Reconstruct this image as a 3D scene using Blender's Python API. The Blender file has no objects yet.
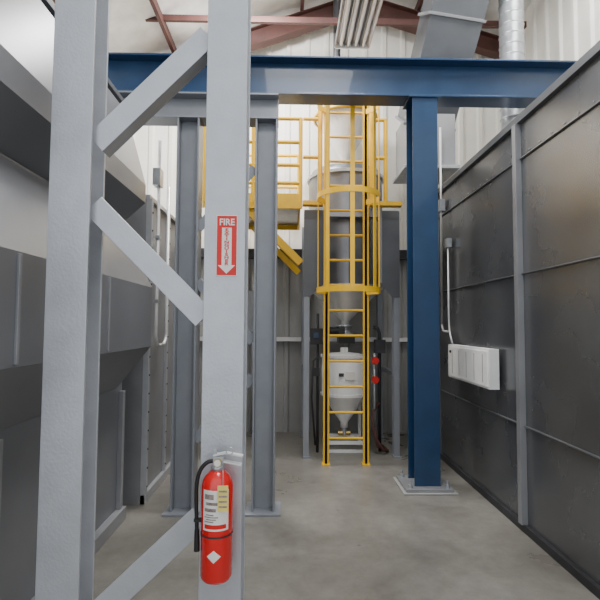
import bpy, bmesh, math, random
from mathutils import Vector, Matrix
random.seed(4)
V=Vector
scene=bpy.context.scene

# ---------------------------------------------------------------- materials
def mat(name, col, rough=0.5, metal=0.0, var=0.08, scale=6.0, bump=0.0, bscale=60.0, stretch=(1,1,1), coat=0.0):
    m=bpy.data.materials.new(name); m.use_nodes=True
    nt=m.node_tree; N=nt.nodes; L=nt.links
    p=N['Principled BSDF']
    tc=N.new('ShaderNodeTexCoord'); mp=N.new('ShaderNodeMapping'); mp.inputs['Scale'].default_value=stretch
    L.new(tc.outputs['Object'],mp.inputs['Vector'])
    nz=N.new('ShaderNodeTexNoise'); nz.inputs['Scale'].default_value=scale; nz.inputs['Detail'].default_value=6
    L.new(mp.outputs[0],nz.inputs['Vector'])
    cr=N.new('ShaderNodeValToRGB')
    a=[max(0,c*(1-var)) for c in col]; b=[min(1,c*(1+var)) for c in col]
    cr.color_ramp.elements[0].position=0.3; cr.color_ramp.elements[1].position=0.7
    cr.color_ramp.elements[0].color=(*a,1); cr.color_ramp.elements[1].color=(*b,1)
    L.new(nz.outputs['Fac'],cr.inputs['Fac']); L.new(cr.outputs['Color'],p.inputs['Base Color'])
    p.inputs['Metallic'].default_value=metal
    mr=N.new('ShaderNodeMapRange'); mr.inputs['To Min'].default_value=max(0.02,rough-0.06); mr.inputs['To Max'].default_value=min(1,rough+0.06)
    L.new(nz.outputs['Fac'],mr.inputs['Value']); L.new(mr.outputs[0],p.inputs['Roughness'])
    if coat: p.inputs['Coat Weight'].default_value=coat
    if bump:
        n2=N.new('ShaderNodeTexNoise'); n2.inputs['Scale'].default_value=bscale
        L.new(mp.outputs[0],n2.inputs['Vector'])
        bp=N.new('ShaderNodeBump'); bp.inputs['Strength'].default_value=bump; bp.inputs['Distance'].default_value=0.01
        L.new(n2.outputs['Fac'],bp.inputs['Height']); L.new(bp.outputs[0],p.inputs['Normal'])
    return m

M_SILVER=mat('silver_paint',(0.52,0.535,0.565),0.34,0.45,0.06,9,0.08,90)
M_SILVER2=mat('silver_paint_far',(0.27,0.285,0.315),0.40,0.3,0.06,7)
M_GREY=mat('machine_grey',(0.12,0.127,0.14),0.42,0.3,0.10,3)
M_GREYL=mat('machine_grey_light',(0.30,0.305,0.32),0.40,0.35,0.12,3)
M_DUCT=mat('duct_grey',(0.15,0.16,0.175),0.38,0.5,0.12,3)
M_HOUS=mat('housing_grey',(0.23,0.238,0.258),0.36,0.45,0.10,1.5,0.06,3)
M_PANEL=mat('enclosure_grey',(0.185,0.19,0.20),0.27,0.68,0.18,1.1,0.08,2.5)
M_SEAM=mat('enclosure_seam',(0.20,0.205,0.215),0.35,0.5,0.15,3)
M_BLUE=mat('navy_paint',(0.010,0.042,0.108),0.34,0.0,0.12,5,coat=0.2)
M_YEL=mat('safety_yellow',(0.88,0.52,0.008),0.42,0.0,0.08,6)
M_GALV=mat('galvanised',(0.46,0.48,0.50),0.36,0.65,0.15,14)
M_STEEL=mat('dull_stainless',(0.22,0.23,0.25),0.36,0.75,0.10,5)
M_CONE=mat('bright_cone_steel',(0.80,0.80,0.79),0.35,0.35,0.06,8)
M_WHITE=mat('white_paint',(0.85,0.85,0.84),0.45,0.0,0.05,6)
M_WALLLO=mat('wall_panel_grey',(0.33,0.328,0.318),0.6,0.0,0.08,3)
M_WALLHI=mat('wall_panel_white',(0.86,0.84,0.78),0.6,0.0,0.05,3)
M_INS=mat('insulation_white',(0.82,0.81,0.79),0.7,0.0,0.10,5,0.5,5)
M_RUST=mat('red_oxide',(0.085,0.032,0.026),0.6,0.0,0.2,6)
M_DARK=mat('dark_steel',(0.045,0.045,0.05),0.5,0.3,0.2,8)
M_BLACK=mat('black_rubber',(0.012,0.012,0.013),0.45,0.0,0.2,8)
M_RED=mat('extinguisher_red',(0.72,0.008,0.008),0.22,0.0,0.03,6,coat=0.6)
M_SRED=mat('sign_red',(0.70,0.014,0.012),0.4,0.0,0.03,6)
M_LABEL=mat('label_white',(0.85,0.83,0.78),0.4,0.0,0.03,20)
M_LABTXT=mat('label_print',(0.28,0.22,0.20),0.5,0.0,0.4,90)
M_TAG=mat('tag_yellow',(0.80,0.66,0.18),0.5,0.0,0.05,20)
M_BRASS=mat('brass',(0.6,0.42,0.15),0.3,0.9,0.05,9)
M_TUBE=mat('lamp_tube',(0.9,0.86,0.84),0.3,0.0,0.02,9)
M_REFL=mat('lamp_reflector',(0.50,0.47,0.46),0.35,0.5,0.05,9)

def floor_mat():
    m=bpy.data.materials.new('polished_concrete'); m.use_nodes=True
    nt=m.node_tree;N=nt.nodes;L=nt.links;p=N['Principled BSDF']
    tc=N.new('ShaderNodeTexCoord')
    n1=N.new('ShaderNodeTexNoise'); n1.inputs['Scale'].default_value=1.1; n1.inputs['Detail'].default_value=10; n1.inputs['Roughness'].default_value=0.6; n1.inputs['Distortion'].default_value=0.6
    n2=N.new('ShaderNodeTexNoise'); n2.inputs['Scale'].default_value=9; n2.inputs['Detail'].default_value=10; n2.inputs['Roughness'].default_value=0.75
    n3=N.new('ShaderNodeTexVoronoi'); n3.inputs['Scale'].default_value=2.6
    for n in (n1,n2,n3): L.new(tc.outputs['Object'],n.inputs['Vector'])
    cr=N.new('ShaderNodeValToRGB'); e=cr.color_ramp.elements
    e[0].position=0.33; e[0].color=(0.165,0.154,0.135,1); e[1].position=0.70; e[1].color=(0.285,0.272,0.247,1)
    L.new(n1.outputs['Fac'],cr.inputs['Fac'])
    cur=cr.outputs[0]
    def mul(fac_out,p0,c0,p1,amt,cur):
        r=N.new('ShaderNodeValToRGB'); r.color_ramp.elements[0].position=p0; r.color_ramp.elements[0].color=(c0,c0,c0,1)
        r.color_ramp.elements[1].position=p1; r.color_ramp.elements[1].color=(1,1,1,1)
        L.new(fac_out,r.inputs['Fac'])
        mx=N.new('ShaderNodeMixRGB'); mx.blend_type='MULTIPLY'; mx.inputs[0].default_value=amt
        L.new(cur,mx.inputs[1]); L.new(r.outputs[0],mx.inputs[2]); return mx.outputs[0]
    cur=mul(n2.outputs['Fac'],.35,.74,.62,.8,cur)
    cur=mul(n3.outputs['Distance'],.02,.45,.05,.7,cur)
    L.new(cur,p.inputs['Base Color'])
    mr=N.new('ShaderNodeMapRange'); mr.inputs['To Min'].default_value=0.20; mr.inputs['To Max'].default_value=0.42
    L.new(n1.outputs['Fac'],mr.inputs['Value']); L.new(mr.outputs[0],p.inputs['Roughness'])
    bp=N.new('ShaderNodeBump'); bp.inputs['Strength'].default_value=0.06; L.new(n2.outputs['Fac'],bp.inputs['Height']); L.new(bp.outputs[0],p.inputs['Normal'])
    return m
M_FLOOR=floor_mat()

# ---------------------------------------------------------------- builder
class B:
    def __init__(s): s.bm=bmesh.new(); s.mats=[]
    def mi(s,m):
        if m not in s.mats: s.mats.append(m)
        return s.mats.index(m)
    def faces(s,vs,fs,m,smooth=False):
        i=s.mi(m); bv=[s.bm.verts.new(v) for v in vs]
        for f in fs:
            try:
                F=s.bm.faces.new([bv[k] for k in f]); F.material_index=i; F.smooth=smooth
            except ValueError: pass
    def box(s,a,b,m):
        x0,y0,z0=a;x1,y1,z1=b
        s.faces([(x0,y0,z0),(x1,y0,z0),(x1,y1,z0),(x0,y1,z0),(x0,y0,z1),(x1,y0,z1),(x1,y1,z1),(x0,y1,z1)],
            [(0,3,2,1),(4,5,6,7),(0,1,5,4),(1,2,6,5),(2,3,7,6),(3,0,4,7)],m)
    def bar(s,p1,p2,u,su,sv,m,off=(0,0)):
        p1=V(p1);p2=V(p2);a=(p2-p1).normalized();u=V(u);u=(u-a*u.dot(a)).normalized();v=a.cross(u)
        o=u*off[0]+v*off[1]; vs=[]
        for p in (p1,p2):
            for i,j in ((-1,-1),(1,-1),(1,1),(-1,1)): vs.append(p+o+u*su/2*i+v*sv/2*j)
        s.faces(vs,[(3,2,1,0),(4,5,6,7),(0,1,5,4),(1,2,6,5),(2,3,7,6),(3,0,4,7)],m)
    def ibeam(s,p1,p2,w,depth,width,m,tf=0.014,tw=0.009):
        s.bar(p1,p2,w,depth-2*tf,tw,m)
        s.bar(p1,p2,w,tf,width,m,(depth/2-tf/2,0)); s.bar(p1,p2,w,tf,width,m,(-depth/2+tf/2,0))
    def cyl(s,p1,p2,r,m,r2=None,seg=16,caps=True):
        r2=r if r2 is None else r2
        p1=V(p1);p2=V(p2);a=(p2-p1).normalized();u=a.orthogonal().normalized();v=a.cross(u);i=s.mi(m);rings=[]
        for p,R in ((p1,r),(p2,r2)):
            rings.append([s.bm.verts.new(p+(u*math.cos(2*math.pi*k/seg)+v*math.sin(2*math.pi*k/seg))*R) for k in range(seg)])
        for k in range(seg):
            F=s.bm.faces.new((rings[0][k],rings[0][(k+1)%seg],rings[1][(k+1)%seg],rings[1][k]));F.material_index=i;F.smooth=True
        if caps:
            for rg in (rings[0][::-1],rings[1]):
                F=s.bm.faces.new([s.bm.verts.new(x.co) for x in rg]);F.material_index=i
    def tube(s,pts,r,m,seg=10):
        pts=[V(p) for p in pts];i=s.mi(m);rings=[];u=None
        for k,p in enumerate(pts):
            a=(pts[min(k+1,len(pts)-1)]-pts[max(k-1,0)]).normalized()
            u=a.orthogonal().normalized() if u is None else (u-a*u.dot(a)).normalized()
            v=a.cross(u)
            rings.append([s.bm.verts.new(p+(u*math.cos(2*math.pi*t/seg)+v*math.sin(2*math.pi*t/seg))*r) for t in range(seg)])
        for A,C in zip(rings,rings[1:]):
            for t in range(seg):
                F=s.bm.faces.new((A[t],A[(t+1)%seg],C[(t+1)%seg],C[t]));F.material_index=i;F.smooth=True
        for rg in (rings[0][::-1],rings[-1]):
            F=s.bm.faces.new(rg);F.material_index=i
    def lathe(s,c,prof,m,seg=32,a0=0,a1=360,smooth=True):
        i=s.mi(m);rings=[];full=abs(a1-a0)>=360;n=seg if full else seg+1
        for r,z in prof:
            rg=[]
            for k in range(n):
                t=math.radians(a0+(a1-a0)*k/seg)
                rg.append(s.bm.verts.new((c[0]+r*math.cos(t),c[1]+r*math.sin(t),c[2]+z)))
            rings.append(rg)
        for A,C in zip(rings,rings[1:]):
            for k in range(seg):
                F=s.bm.faces.new((A[k],A[(k+1)%n],C[(k+1)%n],C[k]));F.material_index=i;F.smooth=smooth
    def prism(s,prof,y0,y1,m):
        n=len(prof)
        vs=[(x,y0,z) for x,z in prof]+[(x,y1,z) for x,z in prof]
        s.faces(vs,[tuple(range(n)),tuple(range(2*n-1,n-1,-1))]+[(k,n+k,n+(k+1)%n,(k+1)%n) for k in range(n)],m)
    def bolt(s,p,d,m,r=0.012,h=0.01):
        p=V(p);s.cyl(p,p+V(d)*h,r,m,seg=6)
    def done(s,name,bevel=0.0,normals=True):
        if normals: bmesh.ops.recalc_face_normals(s.bm,faces=s.bm.faces)
        me=bpy.data.meshes.new(name);s.bm.to_mesh(me);s.bm.free()
        for m in s.mats: me.materials.append(m)
        o=bpy.data.objects.new(name,me);scene.collection.objects.link(o)
        if bevel:
            md=o.modifiers.new('bevel','BEVEL');md.width=bevel;md.segments=2;md.limit_method='ANGLE';md.angle_limit=math.radians(50)
        return o
def arc(c,r,a0,a1,n,plane='XY'):
    o=[]
    for k in range(n+1):
        t=math.radians(a0+(a1-a0)*k/n);x,y=r*math.cos(t),r*math.sin(t)
        if plane=='XY': o.append((c[0]+x,c[1]+y,c[2]))
        elif plane=='XZ': o.append((c[0]+x,c[1],c[2]+y))
        else: o.append((c[0],c[1]+x,c[2]+y))
    return o

# ---------------------------------------------------------------- room shell
LX,RX,BY,FY=-3.3,3.3,7.3,-1.2
b=B();b.box((LX-.4,-6,-0.12),(RX+.4,BY+.3,0),M_FLOOR);b.done('floor')
def roofz(x): return 6.75-0.36*(1.0-x) if x<1.0 else 6.75-0.30*(x-1.0)
def ribbed(name,p0,p1,inward,top,bands,pitch=0.30):
    b=B();p0=V((*p0,0));p1=V((*p1,0));d=(p1-p0);Ln=d.length;d.normalize();n=V((*inward,0))
    pts=[];s=0
    while s<Ln-1e-6:
        for ds,h in ((0,0),(.20,0),(.225,.03),(.275,.03)):
            if s+ds<=Ln: pts.append((s+ds,h))
        s+=pitch
    pts.append((Ln,0))
    for z0,z1,m in bands:
        for (a,ha),(c,hc) in zip(pts,pts[1:]):
            A=p0+d*a+n*ha;C=p0+d*c+n*hc
            zt1=top(A.x) if z1 is None else z1;zt2=top(C.x) if z1 is None else z1
            b.faces([(A.x,A.y,z0),(C.x,C.y,z0),(C.x,C.y,zt2),(A.x,A.y,zt1)],[(0,1,2,3)],m)
    return b.done(name,normals=False)
ribbed('wall_back',(LX,BY),(RX,BY),(0,-1),roofz,[(0,2.62,M_WALLLO),(2.62,None,M_WALLHI)])
ribbed('wall_left',(LX,FY),(LX,BY),(1,0),roofz,[(0,2.62,M_WALLLO),(2.62,None,M_WALLHI)])
ribbed('wall_right',(RX,FY),(RX,BY),(-1,0),roofz,[(0,2.62,M_WALLLO),(2.62,None,M_WALLHI)])
b=B()
b.faces([(LX,FY,roofz(LX)),(1,FY,6.75),(1,BY,6.75),(LX,BY,roofz(LX))],[(0,1,2,3)],M_INS)
b.faces([(1,FY,6.75),(RX,FY,roofz(RX)),(RX,BY,roofz(RX)),(1,BY,6.75)],[(0,1,2,3)],M_INS)
b.done('ceiling',normals=False)
b=B();b.box((LX+.05,BY-.16,2.60),(RX-.05,BY-.035,2.74),M_DARK);b.box((LX+.05,BY-.12,1.36),(RX-.05,BY-.035,1.42),M_WHITE);b.done('trim_1')
b=B()
for y in (2.9,7.0):
    b.ibeam((LX+.1,y,roofz(LX+.1)-.30),(1,y,6.75-.30),(0,0,1),0.26,0.16,M_RUST)
    b.ibeam((1,y,6.45),(RX-.1,y,roofz(RX-.1)-.30),(0,0,1),0.26,0.16,M_RUST)
for x in (-2.7,-1.75,-.8,.15,1.9,2.7):
    b.bar((x,FY+.1,roofz(x)-.09),(x,BY-.1,roofz(x)-.09),(0,0,1),0.12,0.05,M_RUST)
b.bar((LX+.1,6.3,5.72),(RX-.1,6.3,5.72),(0,0,1),.08,.05,M_RUST)
b.done('roof_framing')

# ---------------------------------------------------------------- near braced frame
YF=1.95
b=B()
def wcol(b,x,y,z0,z1,w,d,m): b.ibeam((x,y,z0),(x,y,z1),(0,1,0),d,w,m,tf=.012,tw=.009)
CX=-0.258; LXc=-0.868
wcol(b,CX,YF,0.02,5.2,.160,.15,M_SILVER)
wcol(b,LXc,YF,0.02,5.2,.160,.15,M_SILVER)
def brace(b,p1,p2,y,w,m,back=.075,up=True,t=.010):
    p1=V((p1[0],y,p1[1]));p2=V((p2[0],y,p2[1]));a=(p2-p1).normalized();n=V((-a.z,0,a.x))
    if n.z<0:n=-n
    b.bar(p1,p2,n,w,t,m)
    sg=1 if up else -1
    q=n*(w/2-t/2)*sg+V((0,back/2,0))
    b.bar(p1+q,p2+q,n,t,back,m)
for (p,q,up) in (((-.79,2.325),(-.34,2.785),False),((-.79,2.075),(-.34,1.625),False),((-.34,.855),(-.79,.435),False),((-.79,3.9),(-.34,3.45),False)):
    brace(b,p,q,YF-.035,.092,M_SILVER,up=up)
for x in (CX,LXc):
    b.box((x-.14,YF-.14,0),(x+.14,YF+.14,.02),M_SILVER)
    for sx in (-1,1):
        for sy in (-1,1): b.bolt((x+sx*.11,YF+sy*.11,.02),(0,0,1),M_GALV,.014,.03)
b.done('braced_steel_frame',bevel=.002)

# ---------------------------------------------------------------- sign
SY=YF-.075-.003
b=B()
sx,sz0,sz1,sw=-0.249,1.79,2.03,.083
b.box((sx-sw/2,SY,sz0),(sx+sw/2,SY+.003,sz1),M_LABEL)
b.box((sx-sw/2+.003,SY-.0012,sz0+.003),(sx+sw/2-.003,SY-.0002,sz1-.003),M_SRED)
ax=.019
b.faces([(sx-ax,SY-.002,sz0+.042),(sx+ax,SY-.002,sz0+.042),(sx+ax,SY-.002,sz1-.050),(sx-ax,SY-.002,sz1-.050)],[(0,1,2,3)],M_LABEL)
b.faces([(sx-.034,SY-.002,sz0+.042),(sx,SY-.002,sz0+.009),(sx+.034,SY-.002,sz0+.042)],[(0,1,2)],M_LABEL)
sign=b.done('fire_extinguisher_sign')
def text(body,x,y,z,size,m,parent,name,sxx=1.0):
    cu=bpy.data.curves.new(name,'FONT');cu.body=body;cu.size=size;cu.align_x='CENTER';cu.align_y='CENTER';cu.offset=size*.025
    cu.extrude=.0003
    o=bpy.data.objects.new(name,cu);scene.collection.objects.link(o)
    o.location=(x,y,z);o.rotation_euler=(math.pi/2,0,0);o.scale=(sxx,1,1);cu.materials.append(m);o.parent=parent
text('FIRE',sx,SY-.0022,sz1-.029,.036,M_LABEL,sign,'fire_lettering',.92)
for i,ch in enumerate('EXTINGUISHER'):
    text(ch,sx,SY-.0032,sz1-.059-i*.0122,.0152,M_SRED,sign,'letter_%d'%(i+1),1.7)

# ---------------------------------------------------------------- fire extinguisher
b=B();ec=(-0.262,1.808,0.676);R=.0575
b.lathe(ec,[(0,.006),(.045,.0),(.052,.004),(R,.016),(R,.335),(.054,.352),(.044,.370),(.030,.384),(.019,.392),(.019,.400)],M_RED,48)
b.lathe(ec,[(.021,.390),(.024,.394),(.024,.404),(.017,.408),(.017,.425),(.0,.426)],M_GALV,24)
ex,ey,ez=ec
b.box((ex-.016,ey-.013,ez+.405),(ex+.022,ey+.013,ez+.440),M_GALV)
b.bar((ex-.012,ey,ez+.428),(ex+.088,ey,ez+.408),(0,0,1),.006,.022,M_CONE)
b.bar((ex-.016,ey,ez+.443),(ex+.030,ey,ez+.452),(0,0,1),.006,.022,M_CONE)
b.bar((ex+.028,ey,ez+.452),(ex+.092,ey,ez+.440),(0,0,1),.006,.024,M_CONE)
b.bar((ex-.010,ey,ez+.436),(ex-.010,ey,ez+.462),(1,0,0),.012,.018,M_GALV)
b.cyl((ex+.002,ey-.014,ez+.420),(ex+.002,ey-.026,ez+.420),.014,M_BRASS,seg=20)
b.cyl((ex+.002,ey-.026,ez+.420),(ex+.002,ey-.0275,ez+.420),.012,M_LABEL,seg=20)
b.tube(arc((ex+.045,ey-.016,ez+.462),.013,0,360,16,'XZ'),.0018,M_GALV,6)
# inspection tag on a wire
b.tube([(ex+.020,ey-.014,ez+.415),(ex+.026,ey-.045,ez+.385),(ex+.028,ey-.060,ez+.350)],.0012,M_GALV,6)
b.bar((ex+.028,ey-.062,ez+.352),(ex+.030,ey-.064,ez+.262),(1,0,0),.038,.0012,M_TAG)
for k in range(4): b.bar((ex+.029,ey-.0636,ez+.335-k*.018),(ex+.029,ey-.0641,ez+.329-k*.018),(1,0,0),.030,.0012,M_LABTXT)
hp=[(ex-.014,ey,ez+.422),(ex-.036,ey-.003,ez+.418),(ex-.056,ey-.004,ez+.400),(ex-.070,ey-.004,ez+.370),(ex-.076,ey-.004,ez+.33),(ex-.076,ey-.004,ez+.28),(ex-.074,ey-.004,ez+.22),(ex-.072,ey-.004,ez+.17)]
sm=[]
for k in range(len(hp)-1):
    P=[V(hp[max(k-1,0)]),V(hp[k]),V(hp[k+1]),V(hp[min(k+2,len(hp)-1)])]
    for t in (0,.25,.5,.75):
        sm.append(.5*((2*P[1])+(-P[0]+P[2])*t+(2*P[0]-5*P[1]+4*P[2]-P[3])*t*t+(-P[0]+3*P[1]-3*P[2]+P[3])*t**3))
sm.append(V(hp[-1]))
b.tube(sm,.0075,M_BLACK,10)
b.cyl((ex-.072,ey-.004,ez+.175),(ex-.071,ey-.004,ez+.10),.009,M_BLACK,r2=.011,seg=14)
b.box((ex-.083,ey-.012,ez+.205),(ex-.052,ey+.006,ez+.215),M_BLACK)
b.lathe(ec,[(R+.0006,.190),(R+.0006,.332)],M_LABEL,24,a0=222,a1=322)
b.lathe(ec,[(R+.0010,.197),(R+.0010,.212)],M_SRED,16,a0=230,a1=312)
for k,(z,h) in enumerate(((.220,.004),(.228,.004),(.236,.004),(.244,.004),(.257,.012),(.280,.010),(.300,.018))):
    b.lathe(ec,[(R+.0010,z),(R+.0010,z+h)],M_LABTXT,10,a0=230+6*(k%2),a1=266+8*(k%3))
for zt,zc in ((.124,.102),(.080,.102)):
    n=8;top=[];bot=[]
    for k in range(n+1):
        t=k/n;ang=math.radians(243+50*t);h=1-abs(2*t-1)
        x,y=ex+(R+.001)*math.cos(ang),ey+(R+.001)*math.sin(ang)
        bot.append((x,y,ez+zc));top.append((x,y,ez+zc+(zt-zc)*h))
    for k in range(n): b.faces([bot[k],bot[k+1],top[k+1],top[k]],[(0,1,2,3)],M_LABEL)
b.box((ex-.018,ey+R-.002,ez+.05),(ex+.018,YF-.0755,ez+.42),M_GALV)
b.lathe(ec,[(R+.0015,.164),(R+.0015,.170)],M_DARK,32)
b.box((ex-.015,ey+.005,ez+.39),(ex+.015,YF-.0755,ez+.402),M_GALV)
b.done('fire_extinguisher')

# ---------------------------------------------------------------- second portal frame
YP=4.25
b=B()
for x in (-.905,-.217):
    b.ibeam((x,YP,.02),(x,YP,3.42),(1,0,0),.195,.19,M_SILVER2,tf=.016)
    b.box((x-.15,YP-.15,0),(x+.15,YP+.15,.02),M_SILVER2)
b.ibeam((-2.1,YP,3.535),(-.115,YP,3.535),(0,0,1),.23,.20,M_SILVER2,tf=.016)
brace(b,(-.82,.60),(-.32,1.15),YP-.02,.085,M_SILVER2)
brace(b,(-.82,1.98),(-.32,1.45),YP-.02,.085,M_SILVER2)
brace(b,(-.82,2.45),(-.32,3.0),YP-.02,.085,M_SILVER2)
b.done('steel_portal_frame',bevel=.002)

# ---------------------------------------------------------------- blue column + beam
b=B()
YB=4.85;XB=1.350
wcol(b,XB,YB,.045,3.93,.255,.26,M_BLUE)
b.box((XB-.23,YB-.22,.015),(XB+.23,YB+.22,.045),M_GREYL)
b.box((XB-.26,YB-.25,0),(XB+.26,YB+.25,.015),M_WALLLO)
for sx_ in (-1,1):
    for sy in (-1,1):
        b.cyl((XB+sx_*.18,YB+sy*.17,.045),(XB+sx_*.18,YB+sy*.17,.11),.011,M_GALV,seg=10)
        b.bolt((XB+sx_*.18,YB+sy*.17,.045),(0,0,1),M_GALV,.024,.03)
b.box((XB-.16,YB-.15,3.91),(XB+.16,YB+.15,3.93),M_BLUE)
b.done('blue_steel_column',bevel=.003)
b=B()
b.ibeam((-2.6,YB,4.13),(3.1,YB,4.13),(0,0,1),.40,.24,M_BLUE,tf=.02,tw=.012)
b.done('blue_steel_beam',bevel=.003)

# ---------------------------------------------------------------- right enclosure
b=B();XR=1.86
b.box((XR,1.3,.06),(2.75,5.95,3.28),M_PANEL)
b.box((XR-.03,1.3,0),(2.75,5.95,.06),M_DARK)
b.box((XR-.035,1.3,3.24),(2.75,5.98,3.30),M_GREY)
for z in (2.95,2.02,.82):
    b.box((XR-.018,1.3,z-.005),(XR,5.95,z+.005),M_SEAM)
y=1.4
while y<5.9:
    b.bolt((XR,y,2.985),(-1,0,0),M_GREYL,.007,.006);y+=.16
for y in (2.4,5.9):
    b.box((XR-.014,y-.008,.06),(XR,y+.008,3.24),M_SEAM)
b.box((XR-.05,3.77,.06),(XR,3.83,3.24),M_GREYL)
b.done('sheet_metal_enclosure',bevel=.002)
b=B()
b.box((XR-.12,4.17,1.05),(XR-.032,5.25,1.40),M_WHITE)
b.box((XR-.132,4.20,1.07),(XR-.12,5.22,1.38),M_WHITE)
for k in range(5): b.box((XR-.134,4.28+k*.2,1.10),(XR-.132,4.295+k*.2,1.35),M_WALLLO)
b.cyl((XR-.132,5.13,1.33),(XR-.145,5.13,1.33),.014,M_DARK)
b.box((XR-.034,4.4,1.12),(XR-.001,4.46,1.33),M_GALV);b.box((XR-.034,5.0,1.12),(XR-.001,5.06,1.33),M_GALV)
b.done('electric_junction_box',bevel=.006)
b=B()
xc=XR-.055
b.tube([(xc,5.66,4.0),(xc,5.66,1.62)]+arc((xc,5.58,1.62),.08,0,-90,6,'YZ')+[(xc,5.46,1.54)],.013,M_CONE)
b.tube([(xc,5.42,2.55)]+[(xc,5.42,1.7)]+[(xc,5.40,1.55),(xc,5.36,1.48),(xc,5.30,1.40)],.010,M_CONE)
b.box((xc-.03,5.60,2.97),(xc+.03,5.72,3.11),M_GALV);b.box((xc-.025,5.38,2.5),(xc+.03,5.46,2.60),M_GALV)
b.done('electrical_conduit')

# ---------------------------------------------------------------- left housing
b=B();XL=-1.40
b.box((-2.3,1.0,.0),(XL,4.08,3.40),M_HOUS)
b.box((-2.3,1.0,3.40),(XL+.03,4.10,3.44),M_GREY)
b.prism([(XL,3.36),(XL+.03,3.36),(-1.20,2.75),(-1.20,2.60),(XL,2.42)],1.1,3.95,M_HOUS)
b.prism([(XL,2.40),(XL+.02,2.40),(-1.13,1.90),(-1.13,1.42),(XL,1.08)],1.1,3.95,M_HOUS)
b.box((XL,1.0,0),(XL+.06,4.08,.10),M_GREYL)
for y in (2.3,3.3,4.0):
    b.box((XL,y,0.1),(XL+.04,y+.05,1.05),M_GREYL)
for y in (2.0,3.0):
    b.box((-1.165,y,1.43),(-1.118,y+.02,1.89),M_GREYL)
b.done('dust_collector_housing',bevel=.003)
b=B()
b.box((-2.1,4.38,0),(-1.32,5.9,2.75),M_GREYL)
b.box((-1.32,4.38,0),(-1.27,4.43,2.75),M_SILVER)
b.box((-1.32,5.1,0),(-1.29,5.14,2.75),M_SILVER)
b.box((-1.32,4.38,0),(-1.28,5.9,.08),M_SILVER)
b.box((-2.1,4.38,2.75),(-1.29,5.9,2.79),M_SILVER)
for k in range(16): b.bolt((-1.27,4.405,.15+k*.165),(1,0,0),M_DARK,.009,.006)
for k in range(16): b.bolt((-1.29,5.12,.15+k*.165),(1,0,0),M_DARK,.009,.006)
b.done('side_access_cabinet',bevel=.002)
b=B();xc=-1.245
b.tube([(xc,4.5,3.34),(xc,4.5,1.52)]+arc((xc,4.62,1.52),.12,180,270,6,'YZ')+[(xc,4.75,1.40)]+arc((xc,4.75,1.52),.12,270,360,6,'YZ')+[(xc,4.87,3.0)],.016,M_CONE)
b.box((xc-.045,4.44,2.9),(xc+.025,4.56,3.06),M_GALV)
for z in (1.8,2.4): b.box((xc-.02,4.47,z),(xc+.02,4.53,z+.03),M_GALV)
b.done('electrical_conduit')

# ---------------------------------------------------------------- hopper tank on stand
b=B()
TX,TY=.75,6.5
x0,x1=.17,1.34
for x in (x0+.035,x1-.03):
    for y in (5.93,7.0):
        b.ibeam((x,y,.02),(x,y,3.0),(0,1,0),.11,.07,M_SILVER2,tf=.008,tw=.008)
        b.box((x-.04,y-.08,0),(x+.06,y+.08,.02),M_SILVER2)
def panel(xa,xb,xt):
    b.prism([(xa,3.02),(xb,3.02),(xb,2.12),(xt,1.95),(xa,1.95)],5.865,5.88,M_GREY)
panel(x0-.005,.43,x0+.08)
panel(x1+.01,1.11,x1-.08)
b.prism([(.42,2.12),(.44,2.12),(.44,3.02),(.42,3.02)],5.80,5.864,M_SILVER2)
b.prism([(1.10,2.12),(1.12,2.12),(1.12,3.02),(1.10,3.02)],5.80,5.864,M_SILVER2)
b.box((x0,5.88,2.95),(x1,5.98,3.03),M_SILVER2);b.box((x0,6.95,2.95),(x1,7.05,3.03),M_SILVER2)
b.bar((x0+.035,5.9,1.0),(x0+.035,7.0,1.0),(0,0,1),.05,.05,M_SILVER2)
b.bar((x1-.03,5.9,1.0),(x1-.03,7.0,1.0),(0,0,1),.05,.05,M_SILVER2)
b.lathe((TX,TY,0),[(.50,2.12),(.50,3.60)],M_STEEL,48)
b.lathe((TX,TY,0),[(.50,3.60),(.46,3.68),(.20,3.78),(.0,3.79)],M_STEEL,48)
b.lathe((TX,TY,0),[(.0,1.60),(.055,1.60),(.055,1.66),(.50,2.10)],M_CONE,48)
for z in (2.11,3.0,3.58): b.lathe((TX,TY,0),[(.50,z-.02),(.525,z-.02),(.525,z+.02),(.50,z+.02)],M_GALV,48,smooth=False)
b.box((TX-.012,TY-.51,2.13),(TX+.012,TY-.498,3.58),M_GREY)
b.lathe((TX,TY,0),[(.07,3.79),(.07,3.90),(.42,4.45),(.42,4.75),(.36,4.8),(.0,4.82)],M_CONE,32)
b.lathe((TX,TY,0),[(.42,4.43),(.445,4.43),(.445,4.47),(.42,4.47)],M_YEL,32)
b.cyl((TX-.12,TY,4.80),(TX-.12,TY,6.5),.05,M_DARK)
b.lathe((TX,TY,0),[(.0,1.46),(.11,1.46),(.11,1.49),(.07,1.50),(.07,1.57),(.11,1.58),(.11,1.61),(.0,1.61)],M_GALV,24)
b.box((TX-.10,TY-.10,1.36),(TX+.12,TY+.10,1.46),M_BLACK)
b.cyl((TX-.1,TY-.13,1.53),(TX-.26,TY-.13,1.53),.05,M_BLACK);b.box((TX-.1,TY-.16,1.49),(TX-.02,TY-.05,1.57),M_DARK)
b.done('storage_hopper')

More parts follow.
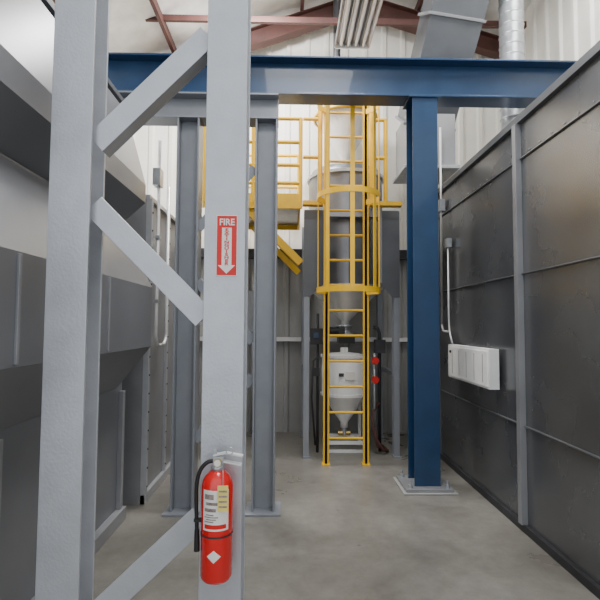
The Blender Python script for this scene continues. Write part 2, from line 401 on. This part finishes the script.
b=B();vx,vy=.72,6.34
b.lathe((vx,vy,0),[(.0,1.31),(.05,1.31),(.05,1.25),(.20,1.235),(.295,1.20),(.295,.70)],M_WHITE,40)
b.lathe((vx,vy,0),[(.295,.70),(.05,.34),(.05,.27),(0,.27)],M_WHITE,40)
for z in (1.20,.71): b.lathe((vx,vy,0),[(.295,z-.018),(.312,z-.018),(.312,z+.018),(.295,z+.018)],M_WHITE,40,smooth=False)
for sx_ in (-1,1):
    for sy in (-1,1):
        b.bar((vx+sx_*.23,vy+sy*.20,0),(vx+sx_*.23,vy+sy*.20,.80),(1,0,0),.035,.035,M_WHITE)
for sy in (-1,1): b.box((vx-.23,vy+sy*.20-.02,.10),(vx+.23,vy+sy*.20+.02,.14),M_WHITE)
b.box((vx-.25,vy-.225,.0),(vx+.25,vy-.18,.03),M_WHITE)
b.box((vx-.02,vy-.315,.92),(vx+.10,vy-.285,1.02),M_LABEL);b.box((vx-.10,vy-.31,.96),(vx-.04,vy-.28,1.0),M_DARK)
b.cyl((vx,vy,.18),(vx,vy,.27),.035,M_GALV);b.cyl((vx-.08,vy,.20),(vx+.08,vy,.20),.03,M_BRASS)
b.done('pressure_vessel')
b=B()
b.tube([(1.16,6.2,0.0),(1.16,6.2,1.5),(1.14,6.2,1.56),(1.08,6.2,1.58)],.022,M_DARK)
b.tube([(1.08,6.12,.3),(1.08,6.12,1.25)],.016,M_GALV)
for z in (.92,1.16):
    b.cyl((1.08,6.08,z),(1.08,6.04,z),.045,M_SRED);b.cyl((1.08,6.12,z-.04),(1.08,6.12,z+.04),.035,M_BRASS)
b.tube([(1.08,6.12,.3),(1.10,6.08,.16),(1.17,6.0,.06),(1.24,6.1,.03),(1.22,6.35,.03)],.022,M_RUST)
b.tube([(1.16,6.2,.62),(1.06,6.1,.52),(1.05,6.05,.3),(1.10,5.98,.1),(1.2,6.2,.06)],.016,M_RUST)
b.box((1.09,6.10,1.25),(1.22,6.22,1.42),M_DARK)
b.done('valve_piping')
b=B()
b.tube([(.36,6.15,.0),(.36,6.15,1.75)],.018,M_DARK)
b.tube([(.36,6.15,1.2),(.30,6.1,1.15),(.28,6.08,.7),(.33,6.1,.1)],.013,M_DARK)
b.box((.26,6.05,1.36),(.42,6.14,1.56),M_DARK);b.box((.30,6.03,1.44),(.37,6.05,1.51),M_BLUE)
b.box((.29,6.08,.96),(.38,6.14,1.06),M_DARK)
b.done('air_regulator_piping')

# ---------------------------------------------------------------- platform + railings
b=B()
PZ=3.06;py0,py1=5.68,6.95;pxr=.115
b.box((-1.05,py0,PZ),(.10,py1,PZ+.03),M_GALV)
b.box((-1.05,py0-.02,PZ-.07),(.14,py0,PZ+.11),M_YEL)
b.box((-1.05,py1,PZ-.07),(.14,py1+.02,PZ+.11),M_YEL)
b.box((.10,py0,PZ-.07),(.12,py1,PZ),M_YEL)
def rail(p,q,r=.02): b.cyl(p,q,r,M_YEL,seg=12)
for y in (py0,py1):
    for x in (-1.03,-.45,pxr): rail((x,y,PZ),(x,y,4.10),.026)
    for z in ((4.09,3.80,3.52,3.30) if y==py0 else (4.09,3.62)): rail((-1.03,y,z),(pxr,y,z),.024)
for z in (4.09,3.62): rail((-1.03,py0,z),(-1.03,py1,z),.02)
b.bar((-.55,py0+.05,3.02),(.125,5.86,2.36),(0,0,1),.09,.06,M_YEL)
b.bar((-.55,py1-.05,3.02),(.125,6.95,2.36),(0,0,1),.08,.06,M_YEL)
b.done('access_platform')
b=B()
b.box((.145,py0-.02,PZ-.02),(.39,py0+.10,PZ+.03),M_YEL)
b.box((.95,py0-.02,PZ-.02),(1.34,py0+.10,PZ+.03),M_YEL)
for z in (4.09,3.62): rail((.145,py0,z),(.35,py0,z),.022)
rail((.35,py0,PZ),(.35,py0,4.45),.030)
rail((.975,py0,PZ),(.975,py0,4.45),.030)
for z in (4.09,3.62): rail((.975,py0,z),(1.14,py0,z),.022)
rail((1.14,py0,PZ),(1.14,py0,4.10),.024)
b.done('guard_railing')

b=B()
lx0,lx1,ly=.425,.885,5.60
for x in (lx0,lx1):
    b.box((x-.014,ly-.035,.02),(x+.014,ly+.035,4.42),M_YEL)
    b.box((x-.034,ly-.035,.02),(x+.034,ly-.012,4.42),M_YEL)
    b.box((x-.045,ly-.06,0),(x+.045,ly+.06,.02),M_YEL)
z=.30
while z<4.4:
    b.cyl((lx0,ly,z),(lx1,ly,z),.015,M_YEL,seg=10);z+=.295
cxm=(lx0+lx1)/2;rc=.35;cyc=ly-.255
def hoop(z,r=rc,h=.055):
    pts=[(lx0,ly-.03),(cxm-r,cyc+.10)]
    for k in range(25):
        t=math.radians(180+180*k/24);pts.append((cxm+r*math.cos(t),cyc+r*math.sin(t)*.98))
    pts+=[(cxm+r,cyc+.10),(lx1,ly-.03)]
    for (xa,ya),(xb,yb) in zip(pts,pts[1:]):
        b.bar((xa,ya,z),(xb,yb,z),(0,0,1),h,.008,M_YEL)
for z,h in ((1.99,.06),(3.05,.06),(4.14,.06)): hoop(z,rc,h)
for ang in (180,222,270,318,360):
    t=math.radians(ang);x=cxm+(rc-.006)*math.cos(t);y=cyc+(rc*.98-.006)*math.sin(t)
    tx=V((-math.sin(t),math.cos(t),0));b.bar((x,y,1.97),(x,y,4.17),tx,.048,.008,M_YEL)
b.done('caged_ladder')

# ---------------------------------------------------------------- overhead things
b=B()
fx=.78
b.box((fx-.21,4.8,5.27),(fx+.21,6.05,5.35),M_GREYL)
b.prism([(fx-.23,5.20),(fx-.19,5.27),(fx+.19,5.27),(fx+.23,5.20),(fx+.22,5.20),(fx+.18,5.26),(fx-.18,5.26),(fx-.22,5.20)],4.8,6.05,M_REFL)
b.box((fx-.18,4.82,5.255),(fx+.18,6.03,5.265),M_REFL)
b.box((fx-.21,6.035,5.19),(fx+.21,6.05,5.27),M_WHITE)
for k in range(4):
    x=fx-.145+k*.097;b.cyl((x,4.85,5.232),(x,6.03,5.232),.020,M_TUBE,seg=12)
    if k<3: b.prism([(x+.034,5.255),(x+.049,5.205),(x+.063,5.255)],4.82,6.03,M_GREY)
for y in (5.0,5.9):
    for x in (fx-.16,fx+.16): b.cyl((x,y,5.35),(x,y,roofz(x)),.005,M_DARK,seg=6)
b.done('fluorescent_light_fixture')
b=B()
pa=V((1.72,6.05,4.20));pb=V((1.98,4.95,6.00));ax_=(pb-pa).normalized()
b.bar(pa,pb,(1,0,0),.62,.50,M_DUCT)
for t in (.0,.28,.56,.84):
    c=pa+(pb-pa)*t; b.bar(c,c+ax_*.03,(1,0,0),.67,.55,M_GREYL)
b.box((1.42,5.75,3.55),(2.02,6.35,4.22),M_GREYL)
b.box((1.38,5.71,3.52),(2.06,6.39,3.56),M_GALV)
b.done('rectangular_air_duct',bevel=.003)
b=B()
z=3.32
b.lathe((2.50,5.25,0),[(.17,3.30),(.17,3.36),(.13,3.36),(.13,6.25)],M_GALV,28)
while z<6.2: b.lathe((2.50,5.25,0),[(.13,z),(.137,z+.01),(.13,z+.02)],M_GALV,28);z+=.12
b.done('spiral_exhaust_duct')
b=B()
for x in (-.75,-.55): b.tube([(x,BY-.1,0),(x,BY-.1,2.4)],.02,M_GALV)
b.box((-.85,BY-.25,1.5),(-.45,BY-.13,2.1),M_GREYL)
b.done('electrical_cabinet')

# ---------------------------------------------------------------- lights
w=bpy.data.worlds.new('sky');scene.world=w;w.use_nodes=True
bg=w.node_tree.nodes['Background'];bg.inputs[0].default_value=(0.89,0.945,1.0,1);bg.inputs[1].default_value=1.45
def area(name,loc,rot,sx,sy,pw,col=(1,.99,.975)):
    l=bpy.data.lights.new(name,'AREA');l.shape='RECTANGLE';l.size=sx;l.size_y=sy;l.energy=pw;l.color=col
    o=bpy.data.objects.new(name,l);scene.collection.objects.link(o);o.location=loc;o.rotation_euler=rot
area('overhead_fill',(.3,1.2,5.9),(0,0,0),1.5,1.5,120)  # added fill light over the aisle, no fixture hangs here
area('overhead_fill.001',(-.6,5.6,5.7),(math.radians(25),0,0),.8,.5,190)  # added fill to brighten the upper back wall, not a real lamp
area('overhead_fill.002',(2.7,4.0,5.9),(0,0,0),.6,1.5,60)  # added fill above the right enclosure, without a fixture
area('overhead_fill.003',(-2.6,4.6,5.2),(0,0,0),.6,1.8,45)  # added weak fill above the left housing, without a fixture
area('overhead_fill.004',(.6,3.7,6.3),(math.radians(12),0,0),1.0,.8,160)  # added fill towards the ladder and hopper, not a lamp of the hall

# ---------------------------------------------------------------- camera
cam=bpy.data.cameras.new('camera');co=bpy.data.objects.new('camera',cam);scene.collection.objects.link(co)
cam.sensor_width=36;cam.lens=28.8;cam.clip_start=.05
yaw=math.radians(1.2);pit=math.radians(3.0);roll=math.radians(.35)
R_=Matrix.Rotation(-yaw,4,'Z')@Matrix.Rotation(math.pi/2+pit,4,'X')@Matrix.Rotation(roll,4,'Z')
co.matrix_world=Matrix.Translation((0,0,1.6))@R_
scene.camera=co
